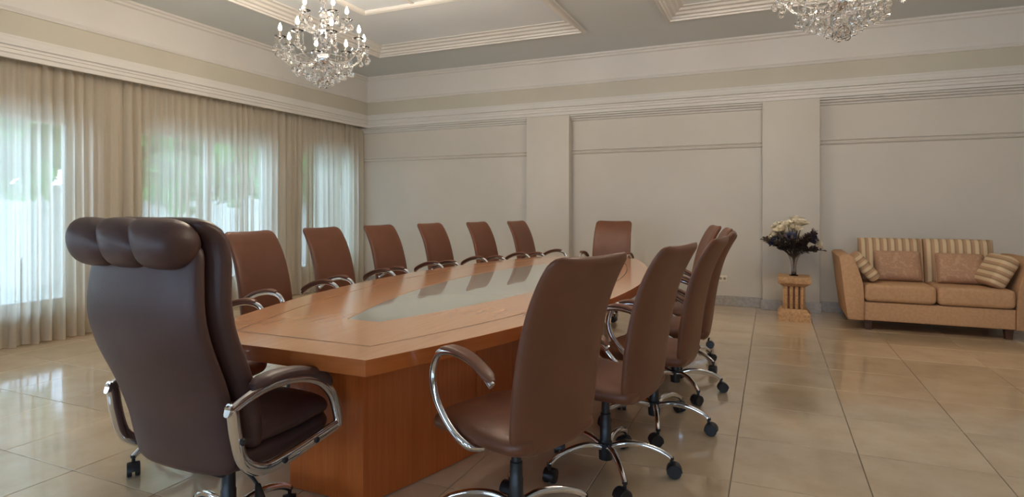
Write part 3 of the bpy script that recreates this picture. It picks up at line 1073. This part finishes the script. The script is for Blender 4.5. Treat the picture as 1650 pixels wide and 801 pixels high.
pillow('throw_cushion', 'square rose-brown brocade cushion on the left sofa seat', weld(cushion_vf(0.44, 0.34, 0.16, 5)), 'brocade', (1.545 - 0.27, 7.26 + 0.42, 0.66), (radians(68), 0, radians(3)), 'cushion', 'brocade cushions')
pillow('throw_cushion', 'square rose-brown brocade cushion on the right sofa seat', weld(cushion_vf(0.42, 0.33, 0.16, 5)), 'brocade', (1.545 + 0.29, 7.26 + 0.40, 0.655), (radians(68), 0, radians(-3)), 'cushion', 'brocade cushions')
pillow('striped_cushion', 'small striped box cushion leaning on the left sofa arm', rbox(-0.165, 0.165, -0.165, 0.165, -0.065, 0.065, 0.05, 5), 'stripe_x', (0.925, 7.26 + 0.20, 0.665), (radians(6), radians(50), radians(4)), 'cushion', 'striped cushions')
pillow('striped_cushion', 'plump striped box cushion leaning on the right sofa arm', rbox(-0.17, 0.17, -0.175, 0.175, -0.08, 0.08, 0.06, 5), 'stripe_x', (2.085, 7.26 + 0.20, 0.665), (radians(6), radians(-62), radians(10)), 'cushion', 'striped cushions')

# ------------------------------------------------------------------ plinth, vase and flowers
PX, PY = 0.235, 7.62
pl = thing('stone_plinth', 'short fluted golden stone column plinth in front of the pier', 'plinth', (PX, PY, 0))
mk('foot', loft([[(q * a, r * a, z) for q, r in ((-1, -1), (1, -1), (1, 1), (-1, 1))] for a, z in ((0.170, 0), (0.172, 0.085), (0.165, 0.095), (0.150, 0.105), (0.138, 0.130), (0.128, 0.138))]), 'stone', pl, True, 30)
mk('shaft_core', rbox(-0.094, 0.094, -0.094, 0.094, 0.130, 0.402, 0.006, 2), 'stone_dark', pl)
rib_me = mesh_of('shaft_rib', *lathe([(0.0, 0.136), (0.014, 0.137), (0.019, 0.150), (0.019, 0.384), (0.014, 0.397), (0.0, 0.398)], 12), 'stone', True, 40)
for q in range(4):
    for k in range(4):
        v = Vector((-0.084 + 0.056 * k, -0.096, 0)); v.rotate(Matrix.Rotation(q * pi / 2, 3, 'Z'))
        inst('shaft_rib', rib_me, pl, v)
mk('capital', loft([[(q * a, r * a, z) for q, r in ((-1, -1), (1, -1), (1, 1), (-1, 1))] for a, z in ((0.118, 0.398), (0.128, 0.405), (0.150, 0.425), (0.168, 0.435), (0.172, 0.445), (0.172, 0.505), (0.166, 0.512))]), 'stone', pl, True, 30)
vz = 0.512
vase = mk('glass_vase', lathe([(0.0, 0), (0.050, 0.0), (0.052, 0.006), (0.034, 0.014), (0.027, 0.03), (0.027, 0.09), (0.033, 0.15), (0.048, 0.20), (0.068, 0.245), (0.064, 0.245), (0.044, 0.20), (0.029, 0.15), (0.023, 0.09), (0.022, 0.035), (0.0, 0.03)], 28), 'vase_glass', None, True, 50, (PX, PY, vz))
tag(vase, 'slender trumpet-shaped glass vase standing on the stone plinth', 'vase')

fl = thing('flower_arrangement', 'full bouquet of cream blossoms and dark leaves in the glass vase', 'flowers', (PX, PY, vz + 0.02))


def petal(l, w, cup):
    V = []; Fc = []
    for i in range(5):
        t = i / 4
        ww = w * sin(pi * (0.12 + 0.80 * t)) ** 0.8
        y = l * t; z = cup * t ** 1.6
        V += [(-ww / 2, y, z + 0.15 * ww), (0, y, z), (ww / 2, y, z + 0.15 * ww)]
    for i in range(4):
        for j in range(2):
            k = i * 3 + j
            Fc.append((k, k + 1, k + 4, k + 3))
    return V, Fc


def blossom_vf(s):
    ps = []
    for ringn, (l, w, cup, tilt, num) in enumerate(((0.062, 0.050, 0.012, 0.35, 6), (0.048, 0.042, 0.014, 0.85, 5), (0.03, 0.03, 0.012, 1.2, 4))):
        for k in range(num):
            ps.append(xf(petal(l * s, w * s, cup * s), RZ(2 * pi * k / num + ringn * 0.5) @ RX(tilt)))
    return join(*ps)


def sprig_vf(L_, n, ls, rnd):
    pts = spline([(0, 0, 0), (0.0, L_ * 0.1, L_ * 0.5), (rnd.uniform(-0.04, 0.04), L_ * 0.35, L_ * 0.93)], 9)
    ps = [tube(pts, 0.003, 5)]
    for i in range(n):
        t = 0.35 + 0.65 * i / (n - 1)
        k = min(int(t * 8), 7); p = Vector(pts[k]).lerp(Vector(pts[k + 1]), t * 8 - k)
        lf = petal(ls * rnd.uniform(0.8, 1.25), ls * rnd.uniform(0.5, 0.75), ls * 0.2)
        ps.append(xf(lf, T(*p) @ RZ(rnd.uniform(0, 2 * pi)) @ RX(rnd.uniform(-0.5, 0.9))))
    return join(*ps)


rnd = random.Random(5)
BL = [mesh_of('blossom', *blossom_vf(1.55), 'cream', True, 60), mesh_of('blossom', *blossom_vf(1.25), 'cream', True, 60)]
NV = mesh_of('navy_blossom', *blossom_vf(1.3), 'navy', True, 60)
SPR = [mesh_of('leaf_sprig', *sprig_vf(0.34, 16, 0.045, rnd), 'dark_leaf', True, 60) for _ in range(3)]
stems = []


def head(az, el, r):
    """a point on the dome of the bouquet, relative to the arrangement"""
    return Vector((r * cos(el) * cos(az), r * cos(el) * sin(az), 0.27 + r * sin(el)))


for k in range(26):
    az = 2.399 * k; el = radians(4 + 80 * ((k * 0.37) % 1.0))
    p = head(az, el, rnd.uniform(0.27, 0.345))
    p.x *= 0.72; p.y *= 0.72; p.z += 0.05
    d = (p - Vector((0, 0, 0.24))).normalized()
    q = d.to_track_quat('Z', 'Y').to_euler()
    o = inst('blossom', BL[k % 2], fl, p, q)
    stems.append(tube(spline([(0, 0, 0.02), (p.x * 0.08, p.y * 0.08, 0.20), (p.x * 0.6, p.y * 0.6, 0.24 + (p.z - 0.24) * 0.6), tuple(p)], 8), 0.003, 5))
for k in range(6):
    az = 2.399 * k + 3.6; el = radians(18 + 30 * ((k * 0.53) % 1.0))
    p = head(az, el, 0.23); p.z += 0.02
    d = (p - Vector((0, 0, 0.24))).normalized()
    inst('navy_blossom', NV, fl, p, d.to_track_quat('Z', 'Y').to_euler())
    stems.append(tube(spline([(0, 0, 0.02), (p.x * 0.08, p.y * 0.08, 0.20), tuple(p)], 8), 0.003, 5))
mk('stems', join(*stems), 'stem', fl)
for k in range(40):
    az = 2.399 * k + 0.4
    tilt = radians(14 + 50 * ((k * 0.618) % 1.0))
    s_ = rnd.uniform(0.78, 1.12)
    inst('leaf_sprig', SPR[k % 3], fl, (0.03 * cos(az), 0.03 * sin(az), 0.20), (-tilt * 0.9, 0, az - pi / 2), (s_, s_, s_))

# ------------------------------------------------------------------ wall outlet
wo = thing('wall_outlet', 'small cream electrical outlet low on the back wall', 'outlet', (-0.60, YB, 0.36))
mk('plate', rbox(-0.06, 0.06, -0.010, 0.0, -0.04, 0.04, 0.003, 2), 'plate', wo)
for x in (-0.025, 0.025):
    mk('socket', xf(lathe([(0.002, 0), (0.018, 0), (0.018, 0.004), (0.002, 0.004)], 16), T(x, -0.010, 0) @ RX(pi / 2)), 'socket', wo)

# ------------------------------------------------------------------ chandeliers
bulb_me = mesh_of('bulb', *lathe([(0.0, 0), (0.008, 0.002), (0.0145, 0.016), (0.0130, 0.030), (0.007, 0.046), (0.002, 0.062), (0.0, 0.064)], 10), 'bulb', True, 180)
cup_me = mesh_of('candle_cup', *join(lathe([(0.006, -0.022), (0.016, -0.012), (0.048, 0.002), (0.050, 0.006), (0.018, -0.004), (0.008, 0.0)], 14), lathe([(0.009, 0.0), (0.009, 0.055), (0.006, 0.057)], 10)), 'crystal', True, 40)


def strand_vf(n, ball):
    ps = []
    z = 0.0
    for i in range(n):
        r = 0.0075
        ps.append(lathe([(0.0, z), (r, z - r), (0.0, z - 2 * r)], 6))
        z -= 2 * r + 0.002
    b = ball
    ps.append(lathe([(0.0, z), (b * 0.25, z - b * 0.35), (b * 0.8, z - b * 1.1), (b, z - b * 1.75), (b * 0.8, z - b * 2.4), (b * 0.35, z - b * 2.75), (0.0, z - b * 2.8)], 10))
    return join(*ps)


STR = [mesh_of('crystal_strand', *strand_vf(n, 0.0225), 'crystal', False) for n in (1, 2, 4, 6)]


def make_chandelier():
    t = thing('crystal_chandelier', 'lit crystal chandelier', 'chandelier')
    top = ZC + 0.092
    mk('canopy', lathe([(0.0, top), (0.075, top), (0.075, top - 0.012), (0.05, top - 0.035), (0.02, top - 0.05), (0.0, top - 0.052)], 24), 'chrome', t)
    ch = []
    z = top - 0.05
    while z > 3.16:
        k = len(ch)
        link_ = [(0.011 * cos(a), 0, 0.017 * sin(a)) for a in [2 * pi * i / 12 for i in range(13)]]
        ch.append(xf(tube(link_, 0.0025, 6), T(0, 0, z - 0.017) @ RZ((k % 2) * pi / 2)))
        z -= 0.027
    mk('chain', join(*ch), 'chrome', t)
    mk('stem', lathe([(0.0, 3.17), (0.010, 3.168), (0.010, 3.10), (0.020, 3.09), (0.020, 3.05), (0.010, 3.04), (0.010, 2.92), (0.026, 2.90), (0.030, 2.85), (0.012, 2.82), (0.012, 2.68), (0.03, 2.66), (0.055, 2.62), (0.055, 2.59), (0.03, 2.56), (0.0, 2.55)], 18), 'chrome', t)
    for zz, r in ((3.12, 0.035), (3.00, 0.045), (2.94, 0.032), (2.78, 0.05), (2.71, 0.036), (2.525, 0.03)):
        mk('crystal_ball', lathe([(0.0, zz + r)] + [(r * cos(a), zz + r * sin(a)) for a in [radians(d) for d in (60, 30, 0, -30, -60)]] + [(0.0, zz - r)], 10), 'crystal', t, False)
    tiers = ((8, 0.355, 2.62, 2.755, 0.12), (5, 0.20, 2.90, 2.975, 0.5))
    sid = 0
    for (n, R, z0, z1, ph) in tiers:
        arm_pts = spline([(0, 0.02, z0), (0, R * 0.35, z0 - 0.055), (0, R * 0.75, z0 - 0.035), (0, R * 0.98, z1 - 0.07), (0, R, z1 - 0.015)], 18)
        arm_me = mesh_of('arm', *tube(arm_pts, [0.0085 - 0.002 * i / 17 for i in range(18)], 8), 'crystal', True, 60)
        for k in range(n):
            a = ph + 2 * pi * k / n
            am = inst('arm', arm_me, t, (0, 0, 0), (0, 0, a))
            inst('candle_cup', cup_me, am, (0, R, z1))
            inst('bulb', bulb_me, am, (0, R, z1 + 0.056))
            for q in range(4):
                b = 2 * pi * q / 4 + 0.4
                inst('crystal_strand', STR[(3 if n == 8 else 1) - (q % 2)], t, (R * -sin(a) + 0.045 * cos(b + a), R * cos(a) + 0.045 * sin(b + a), z1 - 0.002))
            if n == 8:
                inst('crystal_strand', STR[2], t, (R * 0.62 * -sin(a + 0.39), R * 0.62 * cos(a + 0.39), z0 - 0.03))
                inst('crystal_strand', STR[3], t, (R * 0.36 * -sin(a), R * 0.36 * cos(a), z0 - 0.04))
    for (rr, zz, n, st) in ((0.245, 2.60, 10, 2), (0.165, 2.575, 8, 2), (0.085, 2.55, 6, 3)):
        if rr > 0.1:
            ringp = [(rr * cos(2 * pi * i / 32), rr * sin(2 * pi * i / 32), zz + 0.002) for i in range(33)]
            mk('crystal_ring', tube(ringp, 0.003, 6), 'chrome', t)
        for k in range(n):
            a = 2 * pi * k / n + 0.2
            inst('crystal_strand', STR[st], t, (rr * cos(a), rr * sin(a), zz))
    for k in range(8):
        a = 2 * pi * k / 8
        inst('crystal_strand', STR[3], t, (0.035 * cos(a), 0.035 * sin(a), 2.52 + 0.012 * (k % 2)))
        inst('crystal_strand', STR[2], t, (0.075 * cos(a + 0.3), 0.075 * sin(a + 0.3), 2.90))
    return t


c1 = make_chandelier()
c1.location = (-3.60, 4.06, 0)
c1['label'] = 'lit crystal chandelier over the window side of the room, all bulbs in view'
c1['group'] = 'crystal chandeliers'
c2 = copy_tree(c1)
c2.location = (0.40, 4.22, 0)
c2.rotation_euler.z = 0.35
c2['label'] = 'crystal chandelier cut off by the top edge on the right of the picture'
